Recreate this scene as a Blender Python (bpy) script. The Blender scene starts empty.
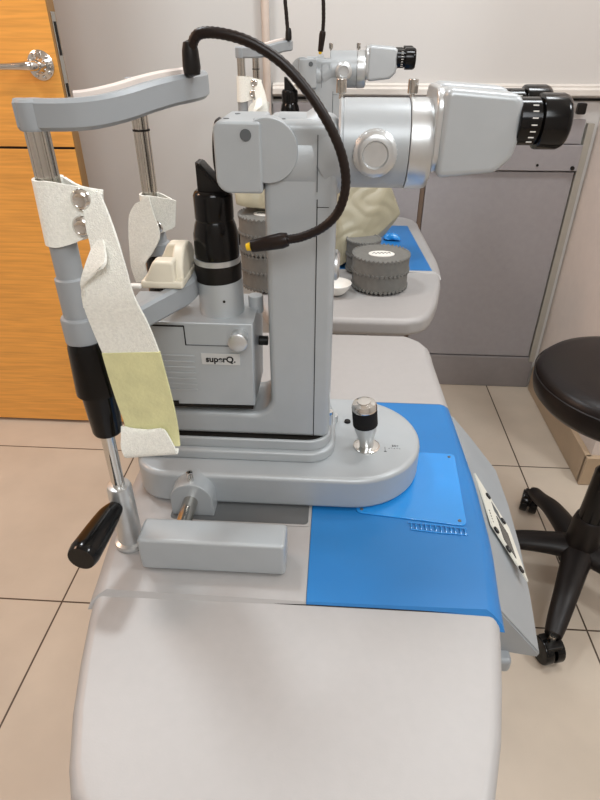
import bpy, bmesh, math, random
from mathutils import Vector, Matrix, noise
random.seed(4)
S = bpy.context.scene
COL = S.collection
PI = math.pi
R = math.radians

# ------------------------------------------------------------------ camera
cam = bpy.data.cameras.new('camera'); cam_o = bpy.data.objects.new('camera', cam); COL.objects.link(cam_o)
cam.lens = 25.3; cam.sensor_width = 36; cam.clip_start = .02
cam_o.location = (0, 0, 1.15); cam_o.rotation_euler = (R(90-32.9), 0, R(3.65))
S.camera = cam_o
# ------------------------------------------------------------------ view, world, lights
S.view_settings.view_transform = 'Standard'; S.view_settings.look = 'None'; S.view_settings.gamma = 1
S.view_settings.use_curve_mapping = False
S.view_settings.exposure = -0.06
W = bpy.data.worlds.new('world'); S.world = W; W.use_nodes = True
W.node_tree.nodes['Background'].inputs[0].default_value = (1, .96, .92, 1)
W.node_tree.nodes['Background'].inputs[1].default_value = .25

def area(name, loc, target, sx, sy, power, col):
    l = bpy.data.lights.new(name, 'AREA'); l.shape = 'RECTANGLE'; l.size = sx; l.size_y = sy; l.energy = power; l.color = col
    o = bpy.data.objects.new(name, l); COL.objects.link(o); o.location = loc
    o.rotation_euler = (Vector(target)-Vector(loc)).to_track_quat('-Z', 'Y').to_euler()
    return o
area('ceiling_lamp_cool', (-.85, 1.15, 2.55), (-.4, .9, 0), .25, .25, 15, (.90, .96, 1))
area('ceiling_lamp_right', (1.5, .35, 2.45), (.3, .8, .5), .4, .4, 18, (.93, .97, 1))
area('fill_light_rear', (.3, -1.1, 2.3), (.0, .6, .8), 1.0, .8, 25, (.93, .97, 1))  # added fill light behind the camera, brightens the front faces
area('fill_light_back', (.5, 1.2, 2.56), (.5, 1.35, 0), .5, .3, 13, (.93, .97, 1))  # added fill light, lifts the back of the room
area('warm_doorway_lamp', (-1.75, .75, 1.9), (-.3, .6, .5), .35, .35, 9, (1, .62, .42))

# ------------------------------------------------------------------ materials
def lin(h):
    h = h.lstrip('#'); c = [int(h[i:i+2], 16)/255 for i in (0, 2, 4)]
    return tuple((v/12.92 if v <= .04045 else ((v+.055)/1.055)**2.4) for v in c) + (1,)
def mat(name, col, rough=.5, metal=0., var=.04, scale=30, bump=0., bscale=200, alpha=1, trans=0, coat=0, stretch=None):
    m = bpy.data.materials.new(name); m.use_nodes = True
    nt = m.node_tree; b = nt.nodes['Principled BSDF']; L = nt.links
    b.inputs['Roughness'].default_value = rough; b.inputs['Metallic'].default_value = metal
    b.inputs['Alpha'].default_value = alpha; b.inputs['Transmission Weight'].default_value = trans
    b.inputs['Coat Weight'].default_value = coat
    c = lin(col)
    if max(c[:3]) < .02: b.inputs['Specular IOR Level'].default_value = .28
    tc = nt.nodes.new('ShaderNodeTexCoord'); mp = nt.nodes.new('ShaderNodeMapping')
    L.new(tc.outputs['Object'], mp.inputs[0])
    if stretch: mp.inputs['Scale'].default_value = stretch
    n = nt.nodes.new('ShaderNodeTexNoise'); n.inputs['Scale'].default_value = scale; n.inputs['Detail'].default_value = 4
    L.new(mp.outputs[0], n.inputs[0])
    r = nt.nodes.new('ShaderNodeValToRGB')
    r.color_ramp.elements[0].position = .3; r.color_ramp.elements[1].position = .7
    r.color_ramp.elements[0].color = tuple(v*(1-var) for v in c[:3])+(1,)
    r.color_ramp.elements[1].color = tuple(min(1, v*(1+var)) for v in c[:3])+(1,)
    L.new(n.outputs[0], r.inputs[0]); L.new(r.outputs[0], b.inputs['Base Color'])
    if bump:
        n2 = nt.nodes.new('ShaderNodeTexNoise'); n2.inputs['Scale'].default_value = bscale; n2.inputs['Detail'].default_value = 2
        L.new(mp.outputs[0], n2.inputs[0])
        bp = nt.nodes.new('ShaderNodeBump'); bp.inputs['Strength'].default_value = bump; bp.inputs['Distance'].default_value = .001
        L.new(n2.outputs[0], bp.inputs['Height']); L.new(bp.outputs[0], b.inputs['Normal'])
    return m
M = {}
M['wall'] = mat('painted_wall', '#D0CDC9', .7, var=.015, scale=2, bump=.1)
M['ceiling'] = mat('ceiling_paint', '#E8E4DE', .8)
M['rail'] = mat('rail_white', '#DAD4CC', .45)
M['wains'] = mat('wainscot_grey', '#9A9596', .55, var=.03, scale=60, bump=.05)
M['plinth'] = mat('plinth_grey', '#8C8685', .5)
M['gap'] = mat('dark_gap', '#16130F', .7)
M['slot'] = mat('slot_grey', '#5A5B5B', .5)
M['brownstrip'] = mat('brown_strip', '#6A5748', .6)
M['alu'] = mat('aluminium_trim', '#B5B2A8', .4, .5)
M['skirt'] = mat('skirting_tile', '#B39B80', .35, var=.08, scale=8)
M['pier'] = mat('pier_wall', '#E6D9D0', .7, var=.02)
M['pipe'] = mat('conduit_paint', '#CFBFB2', .5)
M['silver'] = mat('silver_paint', '#AAAEB0', .38, .2, var=.02, bump=.08, bscale=900)
M['silver2'] = mat('silver_light', '#B2B6B8', .36, .25, var=.02)
M['dsilver'] = mat('grey_plastic', '#969A9D', .45, .1, var=.02)
M['brush'] = mat('brushed_aluminium', '#C9CBCB', .32, .75, var=.05, scale=60)
M['chrome'] = mat('chrome', '#D8D6D2', .12, 1, var=.01)
M['steel'] = mat('steel_rod', '#BDB9B2', .2, 1, var=.03)
M['tabletop'] = mat('table_silver_white', '#A8A5A3', .46, .1, var=.015, scale=90, bump=.05, bscale=600)
M['blue'] = mat('blue_laminate', '#1F70B0', .35, 0, var=.04, scale=12)
M['blue2'] = mat('blue_sheet', '#2688D2', .18, 0, var=.03, scale=20, coat=.4)
M['black'] = mat('black_gloss', '#0B0A0A', .16, 0, var=.1, coat=0)
M['blackm'] = mat('black_satin', '#14110F', .4, 0, var=.1)
M['rubber'] = mat('black_rubber', '#121111', .75, bump=.6, bscale=1500)
M['neck'] = mat('gooseneck_black', '#1C120E', .35, 0, var=.1)
M['yellow'] = mat('yellow_tip', '#E8BE1E', .3)
M['white'] = mat('white_plastic', '#E4E2DC', .4)
M['cream'] = mat('cream_plastic', '#DDD5C2', .4)
M['pad'] = mat('forehead_pad', '#DCCFC6', .6)
M['strap'] = mat('white_webbing', '#F2F1E8', .9, var=.07, scale=400, bump=1.0, bscale=900)
M['velcro'] = mat('yellowed_velcro', '#D6D2A0', .75, var=.07, scale=60, bump=.5, bscale=300)
M['cover'] = mat('yellowed_plastic_sheet', '#A69F88', .35, var=.1, scale=14, bump=.3, bscale=60)
M['case'] = mat('grey_case', '#6E6D69', .7, var=.08, scale=80, bump=.5, bscale=500)
M['leather'] = mat('brown_black_leather', '#150F0E', .36, var=.08, scale=40, bump=.25, bscale=350)
M['stoolbl'] = mat('stool_plastic', '#1A1513', .42, var=.05)
M['label'] = mat('silver_label', '#C6C6C4', .35, .2)
M['lcd'] = mat('lcd_glass', '#4A4C4B', .2)
M['panelw'] = mat('label_white', '#D2CFC4', .45)
M['ink'] = mat('black_ink', '#141414', .5)
M['inkg'] = mat('grey_ink', '#55585A', .5)
M['woodedge'] = mat('door_edge', '#8F6A3C', .5, var=.1, scale=30, stretch=(1, 1, .1))

def wood():
    m = mat('orange_veneer', '#E3A04A', .42, var=.13, scale=6, stretch=(1.2, 3, 26))
    nt = m.node_tree; b = nt.nodes['Principled BSDF']; L = nt.links
    n = [x for x in nt.nodes if x.type == 'TEX_NOISE'][0]; n.inputs['Detail'].default_value = 8; n.inputs['Distortion'].default_value = .4
    b.inputs['Coat Weight'].default_value = .2
    return m
M['wood'] = wood()
def tiles():
    m = bpy.data.materials.new('beige_floor_tiles'); m.use_nodes = True
    nt = m.node_tree; b = nt.nodes['Principled BSDF']; L = nt.links
    tc = nt.nodes.new('ShaderNodeTexCoord'); mp = nt.nodes.new('ShaderNodeMapping')
    mp.inputs['Location'].default_value = (.651-.02, -.86+.02, 0)   # grout lines at x=-.64, y=.858
    L.new(tc.outputs['Object'], mp.inputs[0])
    br = nt.nodes.new('ShaderNodeTexBrick'); br.offset = 0; br.squash = 1
    br.inputs['Scale'].default_value = 1; br.inputs['Brick Width'].default_value = .62; br.inputs['Row Height'].default_value = .59
    br.inputs['Mortar Size'].default_value = .0022; br.inputs['Mortar Smooth'].default_value = .1
    br.inputs['Color1'].default_value = lin('#CDBEAC'); br.inputs['Color2'].default_value = lin('#C9B9A7')
    br.inputs['Mortar'].default_value = lin('#4F4034')
    L.new(mp.outputs[0], br.inputs[0])
    n = nt.nodes.new('ShaderNodeTexNoise'); n.inputs['Scale'].default_value = 9; n.inputs['Detail'].default_value = 6
    L.new(tc.outputs['Object'], n.inputs[0])
    mx = nt.nodes.new('ShaderNodeMix'); mx.data_type = 'RGBA'; mx.blend_type = 'MULTIPLY'; mx.inputs[0].default_value = .22
    L.new(br.outputs[0], mx.inputs[6]); L.new(n.outputs[0], mx.inputs[7]); L.new(mx.outputs[2], b.inputs['Base Color'])
    b.inputs['Roughness'].default_value = .4
    return m
M['tile'] = tiles()

# ------------------------------------------------------------------ mesh helpers
OFF = Vector((0, 0, 0))
class MB:
    def __init__(s): s.bm = bmesh.new(); s.m = []
    def put(s, t, m, X=None):
        if m not in s.m: s.m.append(m)
        i = s.m.index(m)
        for f in t.faces: f.material_index = i
        if X is not None: bmesh.ops.transform(t, matrix=X, verts=t.verts)
        me = bpy.data.meshes.new('t'); t.to_mesh(me); t.free()
        s.bm.from_mesh(me); bpy.data.meshes.remove(me); return s
    def box(s, x0, x1, y0, y1, z0, z1, m, bev=0, seg=3, X=None, rx=0, ry=0, rz=0):
        t = bmesh.new(); bmesh.ops.create_cube(t, size=1)
        bmesh.ops.scale(t, vec=(x1-x0, y1-y0, z1-z0), verts=t.verts)
        if bev: bmesh.ops.bevel(t, geom=t.edges[:], offset=bev, segments=seg, affect='EDGES', profile=.5)
        if rx or ry or rz:
            bmesh.ops.rotate(t, matrix=(Matrix.Rotation(rz, 3, 'Z') @ Matrix.Rotation(ry, 3, 'Y') @ Matrix.Rotation(rx, 3, 'X')), verts=t.verts)
        bmesh.ops.translate(t, vec=((x0+x1)/2, (y0+y1)/2, (z0+z1)/2), verts=t.verts)
        return s.put(t, m, X)
    def prism(s, pts, axis, a, b, m, bev=0, seg=3, X=None):
        # pts in the plane across `axis`: z -> (x,y), y -> (x,z), x -> (y,z)
        t = bmesh.new()
        def P(p, h):
            return {'z': (p[0], p[1], h), 'y': (p[0], h, p[1]), 'x': (h, p[0], p[1])}[axis]
        N = len(pts); ar = sum(pts[k][0]*pts[(k+1) % N][1]-pts[(k+1) % N][0]*pts[k][1] for k in range(N))
        pts = [Vector(p[:2]) for p in (pts if ar > 0 else pts[::-1])]
        pts = [p for k, p in enumerate(pts) if (p-pts[k-1]).length > 1e-6]; N = len(pts)
        def inset(d):
            out = []
            for k in range(N):
                e0 = (pts[k]-pts[k-1]).normalized(); e1 = (pts[(k+1) % N]-pts[k]).normalized()
                n0 = Vector((-e0.y, e0.x)); n1 = Vector((-e1.y, e1.x)); m_ = (n0+n1).normalized()
                out.append(pts[k]+m_*(d/max(.4, m_.dot(n0))))
            return out
        g = 1 if b > a else -1
        if bev:
            prof = [(bev*(1-math.sin(PI/2*k/seg)), bev*(1-math.cos(PI/2*k/seg))) for k in range(seg+1)]
            lv = [(i_, a+g*h) for i_, h in prof]+[(i_, b-g*h) for i_, h in prof[::-1]]
        else: lv = [(0, a), (0, b)]
        V = [[t.verts.new(P(p, h)) for p in inset(i_)] for i_, h in lv]
        t.faces.new(V[0]); t.faces.new(V[-1][::-1])
        for A, B in zip(V, V[1:]):
            for k in range(N): t.faces.new((A[k], B[k], B[(k+1) % N], A[(k+1) % N]))
        bmesh.ops.recalc_face_normals(t, faces=t.faces)
        bmesh.ops.triangulate(t, faces=[f for f in t.faces if len(f.verts) > 4], quad_method='BEAUTY', ngon_method='BEAUTY')
        return s.put(t, m, X)
    def lathe(s, prof, c, d, m, n=40):
        # prof: (radius, height along d); closed with caps when radius 0
        t = bmesh.new(); rings = []
        for r, h in prof:
            if r <= 1e-6: rings.append([t.verts.new((0, 0, h))])
            else: rings.append([t.verts.new((r*math.cos(2*PI*k/n), r*math.sin(2*PI*k/n), h)) for k in range(n)])
        for A, B in zip(rings, rings[1:]):
            for k in range(n):
                k2 = (k+1) % n
                if len(A) == 1 and len(B) == 1: continue
                if len(A) == 1: t.faces.new((A[0], B[k], B[k2]))
                elif len(B) == 1: t.faces.new((A[k2], A[k], B[0]))
                else: t.faces.new((A[k2], A[k], B[k], B[k2]))
        bmesh.ops.recalc_face_normals(t, faces=t.faces)
        q = Vector(d).to_track_quat('Z', 'Y').to_matrix().to_4x4()
        return s.put(t, m, Matrix.Translation(Vector(c)) @ q)
    def cyl(s, c, d, r, h, m, bev=0, n=40):
        if bev: p = [(0, 0), (r-bev, 0), (r-bev*.3, bev*.3), (r, bev), (r, h-bev), (r-bev*.3, h-bev*.3), (r-bev, h), (0, h)]
        else: p = [(0, 0), (r, 0), (r, h), (0, h)]
        return s.lathe(p, c, d, m, n)
    def tube(s, pts, r, m, n=14, smooth=0, caps=True, sy=1):
        pts = [Vector(p) for p in pts]; rr = r if isinstance(r, (list, tuple)) else [r]*len(pts)
        if smooth: pts, rr = catmull(pts, rr, smooth)
        t = bmesh.new(); rings = []; up = Vector((0, 0, 1)); last = None
        for i, p in enumerate(pts):
            d = (pts[min(i+1, len(pts)-1)]-pts[max(i-1, 0)]).normalized()
            if last is None:
                u = up if abs(d.z) < .9 else Vector((0, 1, 0)); a = d.cross(u).normalized()
            else: a = (last-d*last.dot(d)).normalized()
            last = a; b = d.cross(a)
            rings.append([t.verts.new(p+a*rr[i]*math.cos(2*PI*k/n)+b*rr[i]*sy*math.sin(2*PI*k/n)) for k in range(n)])
        for A, B in zip(rings, rings[1:]):
            for k in range(n): t.faces.new((A[k], A[(k+1) % n], B[(k+1) % n], B[k]))
        if caps: t.faces.new(rings[0][::-1]); t.faces.new(rings[-1])
        bmesh.ops.recalc_face_normals(t, faces=t.faces)
        return s.put(t, m)
    def ribbon(s, rows, m, th=.002, sub=6):
        # rows: list of (left point, right point), smoothed along, given thickness
        A = catmull([Vector(a) for a, b in rows], [0]*len(rows), sub)[0]; B = catmull([Vector(b) for a, b in rows], [0]*len(rows), sub)[0]
        t = bmesh.new(); K = 8; g = []
        for a, b in zip(A, B): g.append([a.lerp(b, k/K) for k in range(K+1)])
        nr = []
        for i in range(len(g)):
            r = []
            for k in range(K+1):
                u = g[i][min(k+1, K)]-g[i][max(k-1, 0)]; v = g[min(i+1, len(g)-1)][k]-g[max(i-1, 0)][k]
                r.append(u.cross(v).normalized())
            nr.append(r)
        F = [[t.verts.new(g[i][k]+nr[i][k]*th/2) for k in range(K+1)] for i in range(len(g))]
        Bk = [[t.verts.new(g[i][k]-nr[i][k]*th/2) for k in range(K+1)] for i in range(len(g))]
        for i in range(len(g)-1):
            for k in range(K):
                t.faces.new((F[i][k], F[i][k+1], F[i+1][k+1], F[i+1][k])); t.faces.new((Bk[i][k+1], Bk[i][k], Bk[i+1][k], Bk[i+1][k+1]))
            t.faces.new((F[i][0], F[i+1][0], Bk[i+1][0], Bk[i][0])); t.faces.new((F[i+1][K], F[i][K], Bk[i][K], Bk[i+1][K]))
        for k in range(K):
            t.faces.new((F[0][k+1], F[0][k], Bk[0][k], Bk[0][k+1])); t.faces.new((F[-1][k], F[-1][k+1], Bk[-1][k+1], Bk[-1][k]))
        bmesh.ops.recalc_face_normals(t, faces=t.faces)
        return s.put(t, m)
    def build(s, name, parent=None, sharp=38, wn=True):
        me = bpy.data.meshes.new(name)
        bmesh.ops.translate(s.bm, vec=-OFF, verts=s.bm.verts)
        s.bm.to_mesh(me); s.bm.free()
        for m in s.m: me.materials.append(M[m])
        for p in me.polygons: p.use_smooth = True
        me.set_sharp_from_angle(angle=R(sharp))
        o = bpy.data.objects.new(name, me); COL.objects.link(o)
        if parent is not None: o.parent = parent
        else: o.location = OFF
        if wn:
            w = o.modifiers.new('wn', 'WEIGHTED_NORMAL'); w.keep_sharp = True
        return o
def catmull(P, Rr, k):
    out = []; ro = []
    for i in range(len(P)-1):
        p0 = P[max(i-1, 0)]; p1 = P[i]; p2 = P[i+1]; p3 = P[min(i+2, len(P)-1)]
        for j in range(k):
            t = j/k
            out.append(.5*((2*p1)+(-p0+p2)*t+(2*p0-5*p1+4*p2-p3)*t*t+(-p0+3*p1-3*p2+p3)*t**3)); ro.append(Rr[i]+(Rr[i+1]-Rr[i])*t)
    out.append(P[-1]); ro.append(Rr[-1]); return out, ro
def rnd(pts, rad, n=8):
    # rounds the corners of a polygon; rad: one radius or one per corner
    out = []; N = len(pts)
    for i, p in enumerate(pts):
        r = rad[i] if isinstance(rad, (list, tuple)) else rad
        if r <= 0: out.append(tuple(p)); continue
        p = Vector(p); a = Vector(pts[i-1])-p; b = Vector(pts[(i+1) % N])-p
        la, lb = a.length, b.length; a.normalize(); b.normalize()
        ang = a.angle(b); d = min(r/math.tan(ang/2), la*.499, lb*.499); r2 = d*math.tan(ang/2)
        c = p+(a+b).normalized()*(r2/math.sin(ang/2)); s0 = p+a*d-c; s1 = p+b*d-c
        for k in range(n+1):
            t = k/n; w = s0.angle(s1)
            v = (s0*math.sin((1-t)*w)+s1*math.sin(t*w))/math.sin(w) if w > 1e-4 else s0
            out.append((c+v)[:])
    return out
def text(name, s, size, loc, rot, m, parent, ext=.0002, bold=False):
    c = bpy.data.curves.new(name, 'FONT'); c.body = s; c.size = size; c.extrude = ext; c.align_x = 'CENTER'; c.align_y = 'CENTER'
    if bold: c.offset = size*.03
    o = bpy.data.objects.new(name, c); COL.objects.link(o)
    dg = bpy.context.evaluated_depsgraph_get(); me = bpy.data.meshes.new_from_object(o.evaluated_get(dg))
    bpy.data.objects.remove(o); me.name = name
    me.materials.clear(); me.materials.append(M[m])
    o = bpy.data.objects.new(name, me); COL.objects.link(o)
    me.transform(Matrix.LocRotScale(Vector(loc)-OFF, rot, None)); 
    o.parent = parent
    return o
def tag(o, label=None, cat=None, group=None, kind=None):
    for k, v in (('label', label), ('category', cat), ('group', group), ('kind', kind)):
        if v: o[k] = v
    return o
def empty(name, loc, *a, **k):
    global OFF
    OFF = Vector(loc); o = bpy.data.objects.new(name, None); o.empty_display_size = .05; COL.objects.link(o); o.location = loc
    return tag(o, *a, **k)
def at0(loc=(0, 0, 0)):
    global OFF
    OFF = Vector(loc)
def copy_tree(o, parent=None):
    c = o.copy(); COL.objects.link(c)
    if parent is not None: c.parent = parent
    for ch in list(o.children): copy_tree(ch, c)
    return c
def struct(o, **k): o['kind'] = 'structure'; return o

# ------------------------------------------------------------------ the room
X0, X1, Y0, Y1, ZC = -2.2, 2.0, -1.6, 1.94, 2.6
struct(MB().box(X0-.1, X1+.1, Y0-.1, Y1+.25, -.1, 0, 'tile').build('floor'))
struct(MB().box(X0-.1, X1+.1, Y0-.1, Y1+.25, ZC, ZC+.1, 'ceiling').build('ceiling'))
struct(MB().box(X0, X1, Y1, Y1+.15, 0, ZC, 'wall').build('wall_back'))
struct(MB().box(X0-.1, X0, Y0, Y1, 0, ZC, 'wall').build('wall_left'))
struct(MB().box(X1, X1+.1, Y0, Y1, 0, ZC, 'wall').build('wall_right'))
struct(MB().box(X0, X1, Y0-.1, Y0, 0, ZC, 'wall').build('wall_front'))
struct(MB().box(.782, X1-.002, 1.37, Y1-.002, .003, ZC-.003, 'pier').build('wall_pier'))
w = MB().box(.764, .782, 1.36, Y1-.03, .001, .104, 'skirt', .002).box(.764, X1-.004, 1.352, 1.3695, .001, .104, 'skirt', .002)
struct(w.build('baseboard_right'))
# chair rail on the back wall, right of the conduit
r = MB().prism([(1.9395, .995), (1.922, 1.0), (1.917, 1.004), (1.917, 1.018), (1.925, 1.024), (1.925, 1.028), (1.9395, 1.033)], 'x', -.205, .781, 'rail')
struct(r.build('trim_1'))
g = MB().box(-.205, .781, 1.932, 1.9395, .989, .9945, 'gap')  # dark strip paints the shadow line under the rail
struct(g.build('rail_shadow_strip'))
# grey wainscot panels
p = empty('wainscot_panel', (.3, 1.9, 0), kind='structure')
def wp(n, *a): b = MB(); b.box(*a[:6], a[6], .0012); return b.build(n, p)
wp('panel_board', -.205, .062, 1.926, 1.939, .134, .98, 'wains')
wp('panel_board', .065, .268, 1.926, 1.939, .134, .98, 'wains')
wp('panel_board', .285, .742, 1.926, 1.939, .134, .79, 'wains')
wp('panel_board', .285, .738, 1.924, 1.939, .873, .94, 'wains')
wp('panel_header', .285, .745, 1.915, 1.939, .796, .870, 'wains')
wp('vertical_trim', .745, .765, 1.918, 1.939, .115, .93, 'alu')
wp('vertical_trim', .269, .284, 1.930, 1.939, .134, .98, 'brownstrip')
wp('plinth', -.205, .7625, 1.922, 1.939, .001, .129, 'plinth')
b = MB(); b.lathe([(0, 0), (.004, 0), (.004, .002), (0, .002)], (.62, 1.9148, .812), (0, -1, 0), 'gap', 12)
b.lathe([(0, 0), (.006, 0), (.006, .006), (0, .006)], (.728, 1.9148, .805), (0, -1, 0), 'gap', 12); b.build('screw', p)
b = MB(); b.box(.70, .725, 1.905, 1.925, .955, .985, 'blackm', .004); b.build('hinge', p)
p['label'] = 'grey panelled wainscot'
at0()
tag(MB().cyl((-.222, 1.925, .001), (0, 0, 1), .0115, ZC-.005, 'pipe', 0, 20).build('conduit_pipe'), 'beige vertical pipe running up the back wall at the end of the white rail', 'pipe')

# open door, left
d = empty('door_1', (-1.08, 1.59, 0), kind='structure')
b = MB().box(-1.52, -.70, 1.575, 1.613, .012, .897, 'wood', .0015).box(-1.52, -.70, 1.575, 1.613, .903, 2.05, 'wood', .0015).box(-1.52, -.702, 1.578, 1.612, .89, .91, 'gap')
b.build('door_leaf', d)
MB().box(-.70, -.697, 1.576, 1.612, .012, 2.05, 'woodedge').build('door_edge_band', d)
MB().box(-.697, -.695, 1.583, 1.606, 1.0, 1.2, 'steel', .0008).box(-.6955, -.694, 1.589, 1.600, 1.02, 1.05, 'gap').box(-.6955, -.694, 1.589, 1.600, 1.11, 1.18, 'gap').build('lock_plate', d)
h = MB().lathe([(0, 0), (.033, 0), (.033, .004), (.026, .007), (.018, .012), (.013, .03), (0, .03)], (-.742, 1.575, 1.09), (0, -1, 0), 'chrome', 36)
for k in range(9):
    a = 2*PI*k/9; h.box(-.742+.026*math.cos(a)-.004, -.742+.026*math.cos(a)+.004, 1.564, 1.572, 1.09+.026*math.sin(a)-.004, 1.09+.026*math.sin(a)+.004, 'chrome', .002)
h.tube([(-.742, 1.55, 1.09), (-.742, 1.532, 1.09), (-.755, 1.522, 1.09), (-.80, 1.52, 1.089), (-.90, 1.52, 1.087)], [.011, .011, .0105, .008, .0075], 'chrome', 16, 4)
h.build('door_handle', d)

# ------------------------------------------------------------------ the table
HW = [(0, .0), (.0, .125), (.012, .155), (.03, .173), (.06, .188), (.12, .206), (.23, .229), (.33, .240), (.45, .243)]
def halfw(y, hw, y0, y1):
    k = hw/.243; d = y-y0; v = .243
    for (a, wa), (b_, wb) in zip(HW[1:], HW[2:]):
        if d <= b_: v = wa+(wb-wa)*max(0, d-a)/(b_-a); break
    e = y1-y
    w2 = .230+.013*min(1, max(0, (e-.1)/.35))
    if e < .06: w2 = .170+.060*math.sqrt(max(0, 1-((.06-e)/.06)**2))
    return min(v, w2)*k
def outline(cx, hw, y0, y1):
    ys = [y0, y0+.005, y0+.012, y0+.02, y0+.03]+[y0+.05+(y1-.07-y0-.05)*i/16 for i in range(17)]+[y1-.05, y1-.035, y1-.022, y1-.012, y1-.005, y1-.001, y1]
    Rr_ = [(cx+halfw(y, hw, y0, y1), y) for y in ys]; return Rr_+[(2*cx-x, y) for x, y in Rr_[::-1]]
def table(name, cx, hw, y0, y1, zt, yb0, yb1, label, console=True, split=None):
    t = empty(name, (cx, (y0+y1)/2, 0), label, 'table', 'slit lamp tables')
    zb = zt-.004
    MB().prism(outline(cx, hw, y0, y1), 'z', zb-.040, zb, 'tabletop', .013, 5).build('table_edge_slab', t)
    # raised deck: bevelled inner slab from the front seam to the far end
    def deck(ya, yb, xa, xb, m, nm, cut=0):
        bm_ = MB(); tt = bmesh.new()
        # right and left edges follow the outline, inset at the top
        N = 14; lo = []; hi = []
        def hwid(y): return halfw(y, hw, y0, y1)+.0025
        ys = [ya+(yb-ya)*i/N for i in range(N+1)]
        secs = []
        for i, y in enumerate(ys):
            W_ = hwid(y); L0 = cx-W_ if xa is None else xa; R0 = cx+W_ if xb is None else xb
            f0 = 1 if (i == 0 and abs(ya-yb0) < 1e-4) else 0
            B = ((0, .017), (.004, .008), (.012, .002), (.019, 0)); sec = []
            if xa is None: sec += [(L0+u, y-f0*(.012-u*.8), zt-h) for u, h in B]
            else: sec += [(L0, y-.001*f0, zt-.006), (L0, y+f0*.001, zt)]
            if xb is None: sec += [(R0-u, y-f0*(.012-u*.8), zt-h) for u, h in B[::-1]]
            else: sec += [(R0, y+f0*.001, zt), (R0, y-.001*f0, zt-.006)]
            secs.append(sec)
        V = [[tt.verts.new(q) for q in s_] for s_ in secs]; K = len(secs[0])
        for a, c in zip(V, V[1:]):
            for k in range(K): tt.faces.new((a[k], a[(k+1) % K], c[(k+1) % K], c[k]))
        tt.faces.new(V[0][::-1]); tt.faces.new(V[-1])
        bmesh.ops.recalc_face_normals(tt, faces=tt.faces)
        bm_.put(tt, m); return bm_.build(nm, t)
    if split is not None:
        deck(yb0, yb1, None, split, 'tabletop', 'white_deck_panel')
        deck(yb0, yb1, split+.0006, None, 'blue', 'blue_deck_panel')
    else:
        deck(yb0, yb1, None, None, 'tabletop', 'white_deck_panel')
        MB().prism([(cx-.217, yb0+.004), (cx+.217, yb0+.004), (cx+.193, yb1-.004), (cx-.193, yb1-.004)], 'z', zt-.001, zt+.0006, 'blue').build('blue_deck_panel', t)
    deck(yb1+.001, y1-.008, None, None, 'tabletop', 'white_deck_panel')
    MB().box(cx-hw*.86, cx+hw*.86, yb0-.0012, yb0-.0001, zb, zb+.0006, 'gap').build('deck_seam', t)
    # pedestal and feet
    yc = (y0+y1)/2+.02
    MB().box(cx-.07, cx+.07, yc-.09, yc+.09, .05, zb-.034, 'dsilver', .01).build('pedestal', t)
    MB().prism(rnd([(cx-.2, yc-.17), (cx+.2, yc-.17), (cx+.2, yc+.17), (cx-.2, yc+.17)], .05), 'z', .004, .05, 'tabletop', .01).build('foot', t)
    if console:
        c = MB(); tt = bmesh.new()
        # wedge sections along y: (y, inner x, outer x, outer z)
        secs = [(.425, .190, .266, .518), (.50, .197, .274, .527), (.58, .203, .279, .537), (.66, .206, .281, .542), (.73, .207, .276, .552), (.78, .205, .240, .580), (.81, .203, .215, .597)]
        V = []
        for y, xi, xo, zo in secs:
            zi = .606; V.append([tt.verts.new(q) for q in ((xi-.01, y, zi), (xi+.006, y, zi-.001), (xo, y, zo), (xo-.001, y, zo-.008), (xi-.01, y, zo-.012 if y > .7 else .524))])
        for a, d2 in zip(V, V[1:]):
            for k in range(5): tt.faces.new((a[k], a[(k+1) % 5], d2[(k+1) % 5], d2[k]))
        tt.faces.new(V[0][::-1]); tt.faces.new(V[-1]); bmesh.ops.recalc_face_normals(tt, faces=tt.faces)
        bmesh.ops.bevel(tt, geom=[e for e in tt.edges if e.is_manifold and e.calc_face_angle(0) > .5], offset=.002, segments=2, affect='EDGES')
        c.put(tt, 'dsilver'); co = c.build('control_console', t)
        MB().box(.18, .230, .41, .49, .497, .521, 'dsilver', .006).build('console_bracket', t)
        # label plate on the sloping face: local frame u = down the slope, v = towards the far end
        A = Vector((.2235, .64, .5935)); U = Vector((.0555, -.002, -.0535)).normalized(); Vv = Vector((.012, 1, 0)).normalized(); Nn = Vv.cross(U) * -1
        if Nn.z < 0: Nn = -Nn
        Xm = Matrix(((U.x, Vv.x, Nn.x, A.x), (U.y, Vv.y, Nn.y, A.y), (U.z, Vv.z, Nn.z, A.z), (0, 0, 0, 1)))
        def pl(pts, h0, h1, m, nm, bev=0): return MB().prism(pts, 'z', h0, h1, m, bev, 2, X=Xm).build(nm, co)
        pl([(-.006, .025), (.052, -.045), (.058, -.135), (.0, -.078)], .0005, .0025, 'panelw', 'label_plate')
        pl([(.021, -.045), (.040, -.066), (.042, -.108), (.023, -.088)], .0025, .0035, 'lcd', 'display')
        pl([(.019, -.017), (.030, -.030), (.036, -.052), (.020, -.036)], .0025, .003, 'inkg', 'indicator_field')
        for u, v in ((.0135, -.010), (.038, -.042), (.008, -.082), (.027, -.102), (.047, -.123)):
            MB().lathe([(0, 0), (.0052, 0), (.0052, .0015), (0, .0018)], Xm @ Vector((u, v, .0024)), Nn, 'ink', 20).lathe([(0, 0), (.0017, 0), (.0012, .0006), (0, .0006)], Xm @ Vector((u, v, .0041)), Nn, 'inkg', 10).build('button', co)
        mk = MB()
        for k in range(5): mk.box(.0035+k*.0006, .0058+k*.0003, -.048-k*.005, -.0455-k*.005, .0025, .0028, 'ink', X=Xm)
        mk.build('printed_mark', co)
    return t
T1 = table('instrument_table', -.033, .241, .17, 1.064, .63, .396, .803, 'silver and blue motorised instrument table in the foreground with side control console', True, -.019)
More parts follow.
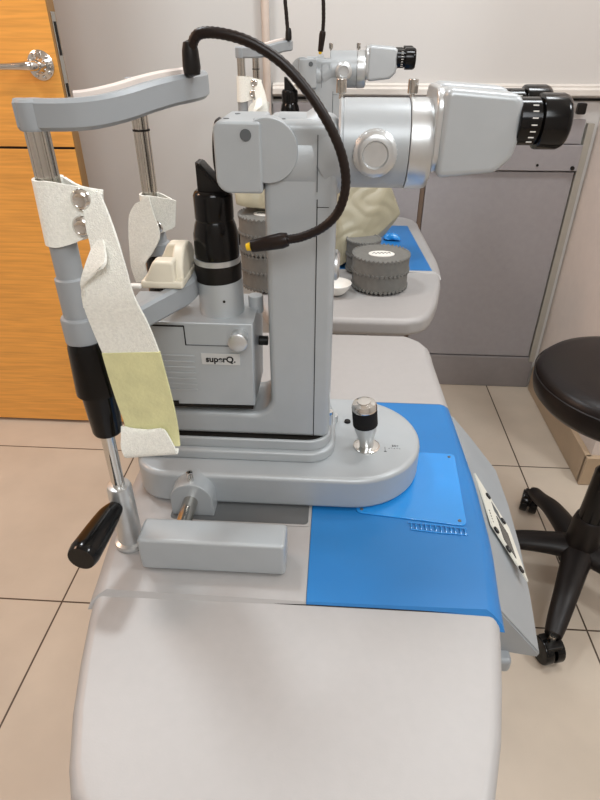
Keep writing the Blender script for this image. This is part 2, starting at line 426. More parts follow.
# rail slot let into the deck and clear blue sheet with four screws
MB().prism(rnd([(-.215, .508), (-.019, .508), (-.019, .545), (-.215, .545)], .006), 'z', .6302, .6312, 'tabletop').prism(rnd([(-.20, .511), (-.0225, .511), (-.0225, .56), (-.20, .56)], .006), 'z', .6305, .6318, 'slot').build('rail_slot', T1)
sh = MB().prism(rnd([(.038, .537), (.178, .521), (.186, .668), (.05, .67)], .008), 'z', .6302, .6316, 'blue2', .0005, 2)
sh.build('clear_sheet', T1)
for x, y in ((.046, .543), (.170, .530), (.177, .66)):
    MB().lathe([(0, 0), (.0024, 0), (.0018, .0009), (0, .001)], (x, y, .6316), (0, 0, 1), 'inkg', 14).build('screw', T1)
cr = MB()
for k in range(12):
    x = .108+k*.006; y = .5185-.0009*k*.6
    cr.tube([(x, y+.006, .6318), (x+random.uniform(-.001, .001), y-.001, .6323), (x, y-.007, .6306)], .0007, 'blue2', 6)
cr.tube([(.104, .523, .6318), (.14, .520, .6322), (.176, .5165, .6318)], .0008, 'blue2', 6)
cr.tube([(.106, .512, .6308), (.14, .508, .631), (.176, .507, .6308)], .0008, 'blue2', 6)
cr.build('crinkled_film', T1)
T2 = table('instrument_table', .03, .245, 1.10, 1.905, .65, 1.39, 1.80, 'silver and blue instrument table at the back against the grey wainscot', False)
MB().box(.197, .204, 1.225, 1.235, .588, .602, 'white', .001).build('cable_clip', T2)

# ------------------------------------------------------------------ slit lamp microscope
def slit_lamp():
    L = empty('slit_lamp', (-.06, .64, .63))
    # base plate
    MB().prism(rnd([(-.255, .540), (.126, .540), (.126, .733), (-.255, .733)], [.045, .096, .096, .045], 14), 'z', .6325, .682, 'silver', .007, 4).prism(
        rnd([(-.24, .57), (.08, .57), (.08, .71), (-.24, .71)], .04), 'z', .6305, .636, 'gap').build('base_plate', L)  # dark inset sheet paints the shadow gap below the base
    # stepped plinth of the column
    MB().prism(rnd([(-.27, .571), (.0085, .571), (.0085, .70), (-.27, .70)], [.01, .035, .035, .01], 10), 'z', .681, .697, 'silver', .004, 3).prism(
        rnd([(-.262, .578), (.003, .578), (.003, .69), (-.262, .69)], [.01, .03, .03, .01], 10), 'z', .696, .712, 'silver', .003, 3).prism(
        rnd([(-.26, .581), (.0, .581), (.0, .685), (-.26, .685)], [.01, .03, .03, .01], 10), 'z', .7115, .7135, 'gap').build('column_plinth', L)
    # L shaped column
    pts = rnd([(-.255, .713), (.0, .713), (.0, 1.083), (-.074, 1.083), (-.074, .748), (-.255, .748)], [.009, .009, .012, .009, .022, .009], 8)
    col = MB().prism(pts, 'y', .585, .668, 'silver', .0075, 4)
    col.box(-.0205, -.0195, .5846, .5852, .716, 1.012, 'gap').box(-.0195, -.008, .5846, .5852, 1.004, 1.0046, 'gap')
    col.build('column', L)
    MB().lathe([(0, 0), (.017, 0), (.017, .003), (.013, .006), (0, .006)], (-.0005, .612, .935), (1, 0, 0), 'brush').build('column_knob', L)
    MB().cyl((0, .598, .727), (0, 0, 1), .0045, .016, 'brush', .001, 20).lathe([(0, .016), (.0045, .016), (.0045, .02), (0, .02)], (0, .598, .727), (0, 0, 1), 'chrome', 20).build('lock_screw', L)
    # head block left with dark end disc
    hb = MB().prism(rnd([(-.120, 1.018), (-.074, 1.018), (-.074, 1.083), (-.120, 1.083)], [.014, .003, .003, .007], 6), 'y', .578, .666, 'silver', .0025, 3)
    hb.lathe([(0, 0), (.0055, 0), (.0055, .0008), (0, .0008)], (-.0885, .578, 1.0715), (0, -1, 0), 'inkg', 20)
    for x, y in ((-.11, .60), (-.105, .64), (-.08, .595), (-.055, .60)):
        hb.lathe([(0, 0), (.0028, 0), (.0028, .0005), (0, .0005)], (x, y, 1.083), (0, 0, 1), 'inkg', 12)
    hb.build('head_block', L)
    MB().lathe([(0, 0), (.031, 0), (.032, .002), (.030, .005), (0, .005)], (-.1195, .622, 1.050), (-1, 0, 0), 'blackm').build('end_disc', L)
    # microscope body
    zc = 1.0585; yc = .623
    mb = MB().lathe([(0, -.001), (.0395, -.001), (.0415, .001), (.0415, .0025), (.0408, .003), (.0408, .0037), (.0415, .0042), (.0415, .0665), (.0408, .067), (0, .067)], (0, yc, zc), (1, 0, 0), 'silver', 64)
    mb.lathe([(0, -.06), (.0415, -.06), (.0415, -.021), (0, -.021)], (0, yc, 1.0455), (1, 0, 0), 'silver', 64)
    mb.tube([(-.0212, yc, 1.0455), (.0, yc, zc)], .0415, 'silver', 64)
    mb.cyl((-.0685, .600, 1.057), (0, -1, 0), .0295, .0195, 'silver', .001, 56)
    mb.box(-.0206, -.0196, .5806, .5812, 1.02, 1.072, 'inkg')
    mb.build('microscope_body', L)
    dl = MB().lathe([(0, 0), (.0215, 0), (.0215, .004), (.0205, .005), (.0205, .011), (.0185, .013), (.0165, .0145), (.0125, .0148), (.0115, .013), (.0112, .0125), (0, .0122)], (.0345, .5865, 1.056), (0, -1, 0), 'brush', 48)
    for k in range(32):
        a = 2*PI*k/32; dl.box(.0345+.0207*math.cos(a)-.0004, .0345+.0207*math.cos(a)+.0004, .577, .582, 1.056+.0207*math.sin(a)-.0004, 1.056+.0207*math.sin(a)+.0004, 'brush')
    dl.build('magnification_dial', L)
    MB().lathe([(0, 0), (.0012, 0), (.0012, .0006), (0, .0006)], (.0615, .5852, 1.055), (0, -1, 0), 'ink', 10).build('index_mark', L)
    for x in (.0005, .070):
        MB().cyl((x, .63, 1.098), (0, 0, 1), .0022, .006, 'steel', 0, 12).cyl((x, .63, 1.103), (0, 0, 1), .005, .0125, 'steel', .0008, 24).build('thumb_screw', L)
    MB().lathe([(0, .0675), (.0418, .0675), (.0422, .069), (.0422, .084), (.0405, .089), (.034, .0915), (0, .0915)], (0, yc, zc), (1, 0, 0), 'brush', 64).build('adapter_ring', L)
    # binocular head
    bn = MB().prism(rnd([(.094, 1.0335), (.150, 1.0395), (.163, 1.052), (.1665, 1.066), (.1655, 1.106), (.094, 1.1115)], [.007, .012, .010, .008, .010, .007], 6), 'y', .580, .622, 'silver2', .006, 4)
    bn.prism(rnd([(.094, 1.0335), (.150, 1.0395), (.163, 1.052), (.1665, 1.066), (.1655, 1.108), (.094, 1.1125)], [.007, .012, .010, .008, .010, .007], 6), 'y', .632, .674, 'silver2', .006, 4)
    bn.prism(rnd([(.094, 1.036), (.150, 1.042), (.158, 1.054), (.158, 1.103), (.094, 1.1085)], .006, 6), 'y', .6, .65, 'silver2', .002, 2)
    bo = bn.build('binocular_head', L)
    MB().prism(rnd([(.586-.003, 1.036), (.67, 1.036), (.67, 1.111), (.586-.003, 1.111)], .02, 8), 'x', .0885, .0965, 'brush', .0025, 3).build('binocular_flange', bo)
    for y, zz in ((.597, 1.083), (.656, 1.086)):
        e = MB().lathe([(0, 0), (.0195, 0), (.0205, .001), (.0205, .018), (.0190, .0185), (.0190, .0195), (.0235, .0205), (.0240, .022), (.0240, .040), (.0225, .044), (.0205, .046), (.017, .0465), (.014, .044), (0, .044)], (.164, y, zz), (1, 0, .0), 'black', 48)
        for k in range(7):
            a = R(-150+k*17); cy = y+.0206*math.cos(a)*0-.0206*math.cos(R(-50+k*16)); cz = zz+.0206*math.sin(R(-50+k*16))
            e.box(.174, .179, cy-.0004, cy+.0004, cz-.0005, cz+.0005, 'white')
        e.build('eyepiece', bo)
    # illumination unit
    lb = MB().prism([(-.248, .772), (-.196, .763), (-.093, .7645), (-.0905, .876), (-.248, .876)], 'y', .577, .668, 'silver', .0025, 3)
    lb.box(-.225, -.1705, .5762, .577, .8705, .8722, 'gap').box(-.171, -.1698, .5762, .577, .847, .872, 'gap').box(-.1698, -.118, .5762, .577, .847, .8478, 'inkg')
    for k in range(7): lb.box(-.205, -.162, .5758, .577, .785+k*.0078, .7872+k*.0078, 'silver2', .0004)
    lb.box(-.198, -.188, .5755, .577, .763, .769, 'gap').box(-.20, -.095, .5765, .6, .7605, .764, 'gap')
    lbo = lb.build('lamp_housing', L)
    MB().box(-.1535, -.1075, .5755, .5768, .8225, .8375, 'label', .0004).build('maker_label', lbo)
    text('label_text', 'superQ.', .0108, (-.1305, .5753, .8298), Matrix.Rotation(PI/2, 3, 'X').to_quaternion(), 'ink', lbo, bold=True)
    MB().lathe([(0, -.002), (.0095, 0), (.0095, .012), (.011, .013), (.011, .018), (.009, .0195), (0, .0195)], (-.106, .577, .8605), (0, -1, 0), 'brush', 32).build('housing_knob', lbo)
    MB().cyl((-.0935, .63, .868), (0, 0, 1), .009, .022, 'silver2', .002, 24).build('pivot_pin', L)
    MB().cyl((-.092, .628, .83), (1, 0, 0), .006, .012, 'blackm', .001, 18).build('tilt_pin', L)
    MB().cyl((-.132, .615, .869), (0, 0, 1), .0262, .048, 'silver2', .001, 48).lathe([(0, 0), (.0016, 0), (.0016, .0006), (0, .0006)], (-.124, .590, .897), (.3, -1, 0), 'gap', 10).build('lamp_barrel', L)
    MB().lathe([(0, 0), (.0258, 0), (.0265, .001), (.0265, .020), (.0255, .021), (0, .021)], (-.133, .615, .9155), (0, 0, 1), 'blackm', 48).build('focus_sleeve', L)
    MB().lathe([(0, 0), (.0262, 0), (.0262, .006), (0, .006)], (-.133, .615, .9360), (0, 0, 1), 'brush', 48).build('sleeve_ring', L)
    MB().lathe([(0, 0), (.0248, 0), (.0252, .008), (.0248, .026), (.0225, .036), (.0205, .041), (.0212, .043), (.0212, .066), (.0195, .070), (.017, .072), (0, .072)], (-.1325, .615, .9418), (0, 0, 1), 'black', 48).build('lens_tube', L)
    MB().prism([(-.146, 1.010), (-.118, 1.010), (-.118, 1.016), (-.1405, 1.041), (-.146, 1.042)], 'y', .604, .626, 'blackm', .001, 2).box(-.1315-.0185, -.1315+.0185, .603, .627, 1.0255, 1.0285, 'black', .0005, ry=R(48)).build('prism_mirror', L)
    MB().box(-.122, -.106, .607, .623, 1.018, 1.0215, 'cream', .001, ry=R(45)).build('filter_lever', L)
    # joystick and base fittings
    j = MB().lathe([(0, 0), (.018, 0), (.018, .0015), (.015, .003), (0, .003)], (.0515, .612, .682), (0, 0, 1), 'chrome', 32)
    j.build('joystick_collar', L)
    tilt = Vector((-.11, -.03, 1))
    js = MB().lathe([(0, -.004), (.0095, 0), (.0095, .008), (.0115, .014), (.0155, .032), (.0155, .036), (0, .036)], (.0515, .612, .6845), tilt, 'brush', 32)
    jo = js.build('joystick', L)
    b0 = Vector((.0515, .612, .6845))+tilt.normalized()*.036
    MB().lathe([(0, 0), (.0165, 0), (.0165, .025), (0, .025)], b0, tilt, 'rubber', 32).build('rubber_grip', jo)
    MB().lathe([(0, 0), (.0167, 0), (.0167, .004), (.0145, .0085), (.009, .010), (.0085, .0115), (0, .012)], b0+tilt.normalized()*.025, tilt, 'chrome', 32).build('joystick_cap', jo)
    MB().lathe([(0, 0), (.0048, 0), (.0042, .0025), (0, .003)], (.026, .668, .682), (0, 0, 1), 'black', 20).lathe([(0, 0), (.0022, 0), (.002, .0015), (0, .0015)], (.037, .659, .682), (0, 0, 1), 'inkg', 12).build('base_button', L)
    MB().cyl((.006, .668, .682), (0, 0, 1), .0062, .012, 'brush', .001, 24).build('base_lock_knob', L)
    mk = MB().box(.076, .0766, .602, .612, .682, .6823, 'ink').box(.0745, .0781, .602, .603, .682, .6823, 'ink')
    for k in range(5): mk.box(.081+k*.0035, .083+k*.0035, .609+(k % 2)*.001, .6094+(k % 2)*.001, .682, .6823, 'ink')
    mk.build('printed_scale', L)
    text('printed_scale', '55+', .006, (.0905, .615, .6822), Matrix.Identity(3).to_quaternion(), 'inkg', L)
    # axle bracket, axle and rail cover
    MB().prism([(-.198, .6315), (-.198, .656)]+[(-.171+.027*math.cos(R(180-k*15)), .656+.027*math.sin(R(k*15))) for k in range(1, 12)]+[(-.144, .656), (-.144, .6315)], 'y', .518, .552, 'silver', .002, 2).build('axle_bracket', L)
    MB().cyl((-.171, .527, .682), (0, 0, 1), .0042, .0145, 'chrome', .001, 16).lathe([(0, 0), (.0014, 0), (.0014, .0004), (0, .0004)], (-.171, .527, .6966), (0, 0, 1), 'gap', 6).build('set_screw', L)
    MB().cyl((-.172, .455, .655), (0, 1, 0), .0095, .067, 'steel', .001, 28).build('axle', L)
    rc = MB().prism(rnd([(-.211, .6325), (-.044, .6325), (-.044, .6795), (-.211, .6795)], .005, 5), 'y', .428, .464, 'silver', .004, 4)
    rc.build('rail_cover', L)
    return L
L1 = slit_lamp()
tag(L1, 'silver slit lamp microscope with black eyepieces standing on the foreground table', 'microscope', 'slit lamp microscopes')

# ------------------------------------------------------------------ headrest with chin cup, straps and fixation lamp
def headrest():
    H = empty('headrest_frame', (-.24, .592, .63))
    px = -.2365
    for y, near in ((.464, True), (.720, False)):
        MB().lathe([(0, 0), (.0185, 0), (.0195, .002), (.0185, .006), (.0145, .008), (.0138, .088), (.0125, .092), (.009, .093), (0, .093)], (px, y, .6305), (0, 0, 1), 'brush', 36).build('pole_socket', H)
        MB().cyl((px, y, .72), (0, 0, 1), .0072, .08, 'chrome', 0, 24).build('pole_rod', H)
        MB().lathe([(0, 0), (.0145, 0), (.0155, .003), (.0175, .047), (.018, .049), (.0215, .051), (.0215, .054), (.0195, .102), (.018, .109), (0, .109)], (px+.002, y, .798), (0, 0, 1), 'black', 40).build('height_grip', H)
        MB().lathe([(0, 0), (.0165, 0), (.0175, .002), (.0175, .024), (.0165, .026), (.0140, .027), (.0140, .063), (.0125, .064), (.0118, .065), (.0118, .11), (0, .11)], (px, y, .905), (0, 0, 1), 'dsilver', 40).build('pole_sleeve', H) if near else MB().lathe([(0, 0), (.0165, 0), (.0175, .002), (.0175, .024), (.0165, .026), (.0140, .027), (.0118, .045), (.0118, .07), (0, .07)], (px, y, .895), (0, 0, 1), 'dsilver', 40).build('pole_sleeve', H)
        pr = MB()
        pr.cyl((px, y, .96), (0, 0, 1), .0082, .14, 'steel', 0, 24)
        for k in range(6):
            a = 2*PI*k/6+.5; pr.tube([(px+.0082*math.cos(a), y+.0082*math.sin(a), .962), (px+.0082*math.cos(a), y+.0082*math.sin(a), 1.095)], .0015, 'steel', 8)
        pr.build('upper_pole', H)
        if not near: MB().cyl((px, y, 1.055), (0, 0, 1), .0102, .002, 'gap', 0, 24).build('pole_mark', H)
    MB().tube([(px-.002, .452, .7), (px-.006, .437, .6995), (px-.009, .415, .699), (px-.013, .385, .698), (px-.014, .376, .698)], [.008, .0125, .0145, .0165, .0145], 'black', 28, 4).build('clamp_handle', H)
    # forehead bow
    half = [(-.247, .462, 1.0995), (-.212, .461, 1.0995), (-.190, .467, 1.1005), (-.172, .486, 1.1035), (-.158, .512, 1.1075), (-.146, .540, 1.110), (-.136, .562, 1.111), (-.133, .592, 1.111)]
    def bowline(half_, dy=0):
        full = half_+[(x, 1.184-y, z) for x, y, z in half_[-2::-1]]
        P = catmull([Vector(p) for p in full], [0]*len(full), 5)[0]
        return P
    def bar(P, hh, tk, m, shift=0, bev=.003):
        t = bmesh.new(); secs = []
        for i, p in enumerate(P):
            d = P[min(i+1, len(P)-1)]-P[max(i-1, 0)]; n = Vector((d.y, -d.x, 0)).normalized()
            q = p+n*shift
            prof = [(-tk/2+bev, -hh/2), (tk/2-bev, -hh/2), (tk/2, -hh/2+bev), (tk/2, hh/2-bev), (tk/2-bev, hh/2), (-tk/2+bev, hh/2), (-tk/2, hh/2-bev), (-tk/2, -hh/2+bev)]
            secs.append([t.verts.new(q+n*a+Vector((0, 0, b_))) for a, b_ in prof])
        for a, c in zip(secs, secs[1:]):
            for k in range(8): t.faces.new((a[k], a[(k+1) % 8], c[(k+1) % 8], c[k]))
        t.faces.new(secs[0][::-1]); t.faces.new(secs[-1]); bmesh.ops.recalc_face_normals(t, faces=t.faces)
        return MB().put(t, m)
    P = bowline(half)
    bw = bar(P, .0225, .0115, 'dsilver').build('forehead_bow', H)
    inner = [p+Vector((0, 0, .0035)) for p in P[7:-7]]
    bar(inner, .024, .005, 'pad', shift=-.0085, bev=.0015).build('forehead_pad', H)
    for y in (.464, .720): MB().lathe([(0, 0), (.010, 0), (.011, .002), (.011, .02), (.009, .022), (0, .022)], (px-.001, y, 1.0882), (0, 0, 1), 'dsilver').build('bow_boss', H)
    # chin rest arm and cup
    ch = [(-.236, .466, .893), (-.228, .478, .896), (-.205, .515, .903), (-.180, .548, .909), (-.166, .570, .911), (-.162, .592, .911)]
    bar(bowline(ch), .026, .014, 'dsilver').build('chin_arm', H)
    cup = MB().box(-.206, -.160, .552, .632, .923, .932, 'cream', .003)
    cup.prism([(.592+.033*math.cos(R(k*10)), .926+.037*math.sin(R(k*10))) for k in range(19)], 'x', -.174, -.161, 'cream', .003, 3)
    for a_, b_ in ((.553, .571), (.613, .631)):
        cup.prism(rnd([(-.204, .928), (-.168, .928), (-.168, .953), (-.190, .953)], [.002, .002, .004, .006], 4), 'y', a_, b_, 'cream', .003, 3)
    cup.build('chin_cup', H)
    MB().box(-.222, -.205, .548, .556, .9235, .9285, 'white', .002).build('paper_pin', H)
    # strap wraps
    def wrap(y, zt, zb, xr, flip):
        m_ = MB(); n = 26; rows = []
        for k in range(n+1):
            a = R(20)+R(320)*k/n
            rows.append(((px+.0105*math.cos(a), y+.0135*math.sin(a), zt), (px+.0115*math.cos(a)-.001, y+.0135*math.sin(a), zb)))
        # front flap, runs right past the rivets
        yf = y-.0135
        rows = rows[:20]
        rows += [((px+.006, yf, zt), (px+.003, yf, zb)), ((px+.022, yf+.002, zt-.003), (px+.018, yf+.002, zb+.004)), ((px+.036, yf+.004, zt-.006), (px+.030, yf+.004, zb+.010)), ((xr, yf+.006, zt-.010), (xr-.006, yf+.006, zb+.016))]
        m_.ribbon(rows, 'strap', .0026, 3)
        rb = [((px+.012, y+.004, zt), (px+.010, y+.004, zb)), ((px+.030, yf+.0045, zt-.004), (px+.026, yf+.0045, zb+.006)), ((xr, yf+.009, zt-.008), (xr-.006, yf+.009, zb+.014))]
        m_.ribbon(rb, 'strap', .0026, 3)
        w_ = m_.build('strap_wrap', H, wn=False)
        for xx, zz in (((px+.030, zt-.014), (px+.0265, zb+.0175)) if not flip else ((px-.004, zt-.018), (px+.008, zb+.010))):
            MB().lathe([(0, 0), (.0085, 0), (.0088, .001), (.0078, .003), (.0055, .0042), (.0045, .0036), (0, .0034)], (xx, yf+(.0018 if not flip else -.0015), zz), (0, -1, 0), 'chrome', 28).build('rivet', w_)
    wrap(.464, 1.053, 1.0, -.190, False)
    wrap(.716, .984, .936, -.208, True)
    # long dangling strap, near side
    s = MB().ribbon([((-.206, .4525, 1.040), (-.191, .4535, 1.045)), ((-.205, .448, 1.018), (-.184, .447, 1.028)), ((-.203, .443, .998), (-.178, .441, 1.009)), ((-.210, .436, .978), (-.174, .438, .988)), ((-.217, .438, .955), (-.171, .438, .962)), ((-.217, .444, .928), (-.165, .444, .934)), ((-.214, .449, .898), (-.160, .449, .901))], 'strap', .0028, 6)
    so = s.build('dangling_strap', H, wn=False)
    MB().ribbon([((-.192, .446, 1.012), (-.200, .441, 1.004)), ((-.186, .430, .999), (-.206, .431, .989)), ((-.189, .425, .992), (-.212, .430, .976)), ((-.206, .430, .982), (-.2155, .436, .966)), ((-.213, .434, .966), (-.2175, .439, .950))], 'strap', .0026, 6).build('strap_fold', so, wn=False)
    v = MB().ribbon([((-.2145, .4475, .901), (-.1595, .4475, .904)), ((-.2135, .449, .875), (-.1575, .449, .880)), ((-.2115, .450, .848), (-.1555, .450, .855)), ((-.2085, .451, .820), (-.154, .451, .828)), ((-.207, .450, .805), (-.1535, .450, .808)), ((-.206, .446, .794), (-.153, .447, .795))], 'velcro', .003, 6)
    v.build('velcro_panel', so, wn=False)
    e = MB().ribbon([((-.211, .4475, .817), (-.176, .4455, .812)), ((-.212, .444, .805), (-.166, .443, .818)), ((-.213, .4415, .795), (-.158, .4415, .800)), ((-.2115, .441, .784), (-.156, .442, .790)), ((-.210, .446, .779), (-.156, .446, .787)), ((-.208, .451, .784), (-.156, .450, .789))], 'strap', .0026, 6)
    e.build('turned_strap_end', so, wn=False)
    # far dangling flap
    f = MB().ribbon([((-.250, .6995, .975), (-.232, .6995, .984)), ((-.259, .697, .962), (-.228, .696, .966)), ((-.262, .692, .940), (-.221, .688, .940)), ((-.262, .686, .920), (-.231, .684, .920)), ((-.262, .682, .90), (-.242, .680, .905)), ((-.258, .68, .880), (-.240, .679, .884))], 'strap', .0028, 6)
    f.build('short_strap', H, wn=False)
    return H
H1 = headrest(); H1.location.y += .006
tag(H1, 'grey chin and forehead rest with white straps on the foreground table', 'headrest', 'headrest frames')

H2 = copy_tree(H1); H2.location = (H1.location.x+.006, H1.location.y+1.02, H1.location.z+.018+.002)
tag(H2, 'grey chin and forehead rest on the back table, partly hidden', 'headrest')
L2 = copy_tree(L1); L2.location = (L1.location.x-.0, L1.location.y+1.045, L1.location.z+.0205)
tag(L2, 'silver slit lamp microscope on the back table, half hidden', 'microscope')

for ch in L2.children:
    k = ch.name.split('.')[0]
    if k in ('microscope_body', 'magnification_dial', 'index_mark', 'thumb_screw', 'adapter_ring', 'binocular_head'): ch.location.x -= .029
    if k in ('head_block', 'end_disc'): ch.location.x += .012
# fixation lamps on goosenecks
def fixlamp(parent, pts, tip, nm='gooseneck_arm'):
    global OFF
    OFF = Vector(parent.location)
    g = MB(); P, rr = catmull([Vector(p)-Vector((.007, 0, 0))*max(0, 1-i/4) for i, p in enumerate(pts)], [.0]*len(pts), 10)
    n = len(P); rad = [.0042+(.0004 if (i % 2) else 0) for i in range(n)]
    g.tube(P, rad, 'neck', 14)
    go = g.build(nm, parent)
    a = Vector(pts[0])-Vector((.007, 0, 0)); MB().lathe([(0, -.002), (.007, 0), (.0078, .006), (.007, .018), (.0055, .024), (0, .026)], a-Vector((0, 0, .004)), (0, 0, 1), 'blackm', 24).build('gooseneck_socket', go)
    b = Vector(pts[-1]); d = (Vector(tip)-b)
    MB().lathe([(0, -.002), (.0066, 0), (.0078, .006), (.0072, .02), (.0062, d.length), (.0042, d.length+.0012), (0, d.length+.0012)], b, d, 'neck', 24).build('fixation_lamp', go)
    MB().lathe([(0, 0), (.0044, 0), (.0036, .0045), (0, .0055)], Vector(tip)+d.normalized()*.001, d, 'yellow', 18).build('yellow_tip', go)
fixlamp(H1, [(-.123, .560, 1.126), (-.1225, .558, 1.142), (-.117, .556, 1.1515), (-.100, .554, 1.152), (-.076, .552, 1.1455), (-.050, .550, 1.131), (-.028, .548, 1.110), (-.010, .546, 1.086), (.003, .545, 1.060), (.0075, .544, 1.035), (.002, .544, 1.012), (-.012, .545, .996), (-.032, .546, .986), (-.047, .547, .9825)], (-.083, .549, .9745))
fixlamp(H2, [(-.121, 1.58, 1.146), (-.127, 1.58, 1.19), (-.13, 1.58, 1.24), (-.105, 1.58, 1.285), (-.07, 1.58, 1.275), (-.05, 1.58, 1.235), (-.046, 1.58, 1.19), (-.047, 1.58, 1.16)], (-.052, 1.58, 1.12))

# ------------------------------------------------------------------ round cases, dish, covers on the back table
def jag(m_, c, r, z, up, n=44, h=.0045):
    pass
def case(x, y, z, r, hgt, label, grp, lab=True, jags=True):
    t = empty('round_case', (x, y, z), label, 'case', grp)
    def cup(nm, z0, z1, rr, teeth_down):
        b = MB(); b.lathe([(0, z0), (rr-.002, z0), (rr, z0+.002), (rr, z1-.002), (rr-.002, z1), (0, z1)], (x, y, 0), (0, 0, 1), 'case', 56)
        if jags:
            n = 40
            for k in range(n):
                a = 2*PI*k/n; zz = z0 if teeth_down else z1
                b.box(-.0035, .0035, -.0022, .0012, -.0035, .0035, 'case', .0005, 1, X=Matrix.Translation((x+(rr)*math.cos(a), y+(rr)*math.sin(a), zz)) @ Matrix.Rotation(a+PI/2, 4, 'Z') @ Matrix.Rotation(PI/4, 4, 'Y'))
        return b.build(nm, t)
    cup('case_bottom', z+.004, z+hgt*.52, r*.985, True)
    cup('case_lid', z+hgt*.53, z+hgt-.001, r, True)
    b = MB()
    n = 40
    for k in range(n):
        a = 2*PI*k/n
        b.box(-.0035, .0035, -.002, .002, -.0035, .0035, 'case', .0005, 1, X=Matrix.Translation((x+(r-.0005)*math.cos(a), y+(r-.0005)*math.sin(a), z+hgt-.003)) @ Matrix.Rotation(a+PI/2, 4, 'Z') @ Matrix.Rotation(PI/4, 4, 'Y'))
    b.build('lid_edging', t)
    if lab:
        b = MB(); b.prism([(x+.0+.030*math.cos(2*PI*k/32), y-.008+.021*math.sin(2*PI*k/32)) for k in range(32)], 'z', z+hgt-.001, z+hgt+.0004, 'white')
        lo = b.build('oval_label', t)
        sq = MB(); P = [(x-.021+i*.0042, y-.008+(.004 if i % 2 else -.002)+.0004*i, z+hgt+.0008) for i in range(11)]
        sq.tube(P, .0007, 'ink', 6, 3); sq.build('script_mark', lo)
    return t
case(.107, 1.292, .6502, .066, .078, 'grey round zigzag-edged case with oval label, right of the near microscope column', 'grey round cases')
case(.070, 1.400, .6502, .042, .078, 'grey round zigzag-edged case standing behind the other right hand case', 'grey round cases', lab=False)
case(-.156, 1.285, .6502, .064, .083, 'grey round case at the bottom of the stack left of the microscope column', 'grey round cases', lab=False)
case(-.156, 1.285, .7340, .065, .083, 'grey round case on top of the stack left of the microscope column', 'grey round cases')
at0((.01, 1.27, .65))
dd = MB().lathe([(0, 0), (.02, 0), (.024, .003), (.034, .018), (.036, .024), (.034, .024), (.030, .016), (.02, .006), (0, .005)], (.004, 1.235, .6502), (0, 0, 1), 'white', 40)
tag(dd.build('small_dish'), 'small white dish on the back table beside the grey round case', 'dish')

def crumple(name, pts, m, amp, sc, sub=4, sharp=60, sm=.35):
    t = bmesh.new()
    for p in pts: t.verts.new(p)
    r_ = bmesh.ops.convex_hull(t, input=t.verts[:])
    bmesh.ops.delete(t, geom=[v for v in t.verts if not v.link_faces], context='VERTS')
    bmesh.ops.triangulate(t, faces=t.faces)
    for i in range(sub):
        bmesh.ops.subdivide_edges(t, edges=t.edges[:], cuts=1, use_grid_fill=True)
        if i < 3: bmesh.ops.smooth_vert(t, verts=t.verts, factor=sm, use_axis_x=True, use_axis_y=True, use_axis_z=True)
    zmin = min(v.co.z for v in t.verts)
    t.normal_update(); cc = sum((v.co for v in t.verts), Vector())/len(t.verts)
    for v in t.verts:
        nz = noise.noise(v.co*sc)+.6*noise.noise(v.co*sc*2.3); rid = abs(noise.noise(v.co*sc*1.3+Vector((3, 1, 2))))
        an = math.atan2(v.co.y-cc.y, v.co.x-cc.x)
        fold = abs(math.sin(an*2+noise.noise(v.co*14)*6+v.co.z*9))
        v.co += v.normal*(amp*(fold-.6+nz*.35))
        v.co.z = max(v.co.z, zmin)
    bmesh.ops.recalc_face_normals(t, faces=t.faces)
    b = MB(); b.put(t, m); return b.build(name, None, sharp, wn=False)
at0((.05, 1.42, .65))
c1 = crumple('dust_cover', [(-.005, 1.40, .6525), (.015, 1.39, .6525), (.018, 1.40, .70), (-.01, 1.42, .74), (.0, 1.44, .85), (.09, 1.45, .86), (.133, 1.45, .85), (.166, 1.46, .775), (.125, 1.46, .715), (.05, 1.55, .6525), (-.01, 1.52, .6525), (.15, 1.55, .77), (.12, 1.56, .85), (0, 1.56, .85)], 'cover', .0016, 12, 5, 25, .12)
tag(c1, 'crumpled yellowed plastic dust cover bundled behind the grey round case', 'cover')
at0((-.15, 1.3, .817))
c2 = crumple('folded_cover', [(-.235, 1.25, .822), (-.09, 1.25, .822), (-.225, 1.35, .822), (-.06, 1.35, .822), (-.225, 1.30, .93), (-.16, 1.29, .915), (-.08, 1.31, .875), (-.10, 1.34, .93), (-.22, 1.35, .94)], 'cover', .004, 14)
tag(c2, 'crumpled cream plastic cover lying on the stacked round cases', 'cover')
at0((.165, 1.63, .65))
c3 = crumple('blue_wrapper', [(.135, 1.63, .6525), (.195, 1.62, .6525), (.19, 1.68, .6525), (.135, 1.68, .6525), (.15, 1.65, .672), (.175, 1.64, .675)], 'blue2', .006, 60, 3)
tag(c3, 'small crumpled bright blue wrapper on the back table', 'wrapper')

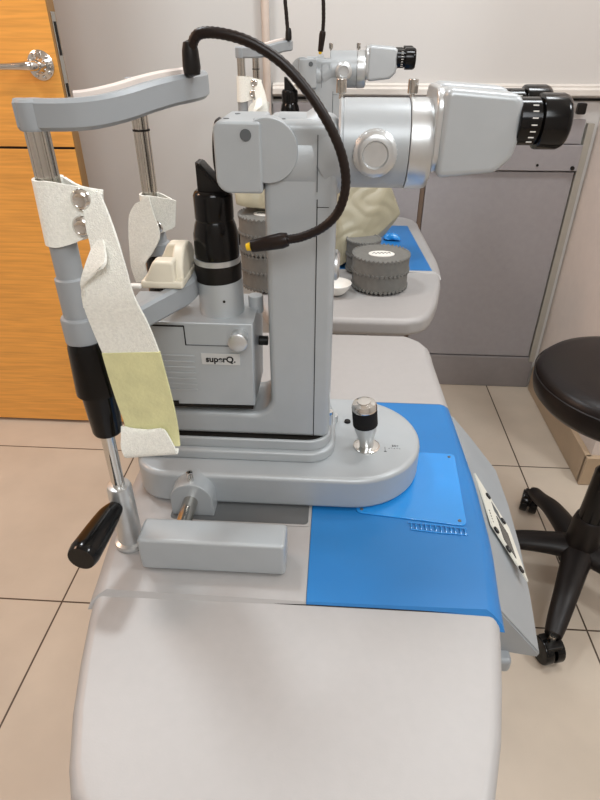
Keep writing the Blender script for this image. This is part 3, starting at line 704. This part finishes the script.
# ------------------------------------------------------------------ stool
hx, hy = .612, .985
ST = empty('swivel_stool', (hx, hy, 0), 'dark brown round leather swivel stool with five castors', 'stool')
cx, cy = .620, 1.035
st = MB().lathe([(0, 0), (.150, 0), (.172, .006), (.186, .022), (.190, .042), (.1895, .055), (.186, .068), (.176, .078), (.155, .085), (.10, .088), (0, .089)], (cx, cy-.002, .492), (0, 0, 1), 'leather', 72).build('seat', ST)
MB().lathe([(.1893, 0), (.1915, .0015), (.1893, .003)], (cx, cy-.002, .552), (0, 0, 1), 'leather', 72).build('seat_piping', st)
MB().cyl((cx-.005, cy-.02, .481), (0, 0, 1), .09, .013, 'stoolbl', .002).build('seat_plate', ST)
MB().lathe([(0, 0), (.040, 0), (.038, .06), (.036, .125), (.033, .14), (.03, .143), (0, .143)], (hx, hy, .075), (0, 0, 1), 'stoolbl', 32).lathe([(0, 0), (.029, 0), (.027, .16), (.02, .17), (0, .17)], (hx, hy, .19), (0, 0, 1), 'black', 32).cyl((hx, hy, .35), (0, 0, 1), .014, .13, 'steel', 0, 24).build('gas_column', ST)
a0 = math.atan2(1.2-hy, .585-hx)
for k in range(5):
    a = a0+2*PI*k/5; dx, dy = math.cos(a), math.sin(a)
    MB().tube([(hx+dx*.015, hy+dy*.015, .115), (hx+dx*.07, hy+dy*.07, .115), (hx+dx*.15, hy+dy*.15, .104), (hx+dx*.21, hy+dy*.21, .082), (hx+dx*.245, hy+dy*.245, .074)], [.038, .031, .026, .022, .018], 'stoolbl', 18, 4, sy=.75).build('star_leg', ST)
    c = MB(); wx, wy = hx+dx*.25, hy+dy*.25; ca = a+R(60+k*37); ax = Vector((math.cos(ca), math.sin(ca), 0))
    for s_ in (-1, 1):
        c.cyl(Vector((wx, wy, .0315))+ax*(s_*.013-.009), ax, .031, .020, 'black', .004, 28)
    c.cyl(Vector((wx, wy, .0275))-ax*.015, ax, .012, .03, 'blackm', 0, 16)
    c.cyl((wx, wy, .04), (0, 0, 1), .008, .04, 'steel', 0, 14)
    c.prism([(-.02, 0), (.02, 0), (.018, .014), (-.018, .014)], 'y', -.02, .02, 'blackm', .003, 2, X=Matrix.Translation((wx, wy, .048)) @ Matrix.Rotation(ca, 4, 'Z'))
    c.build('castor', ST)
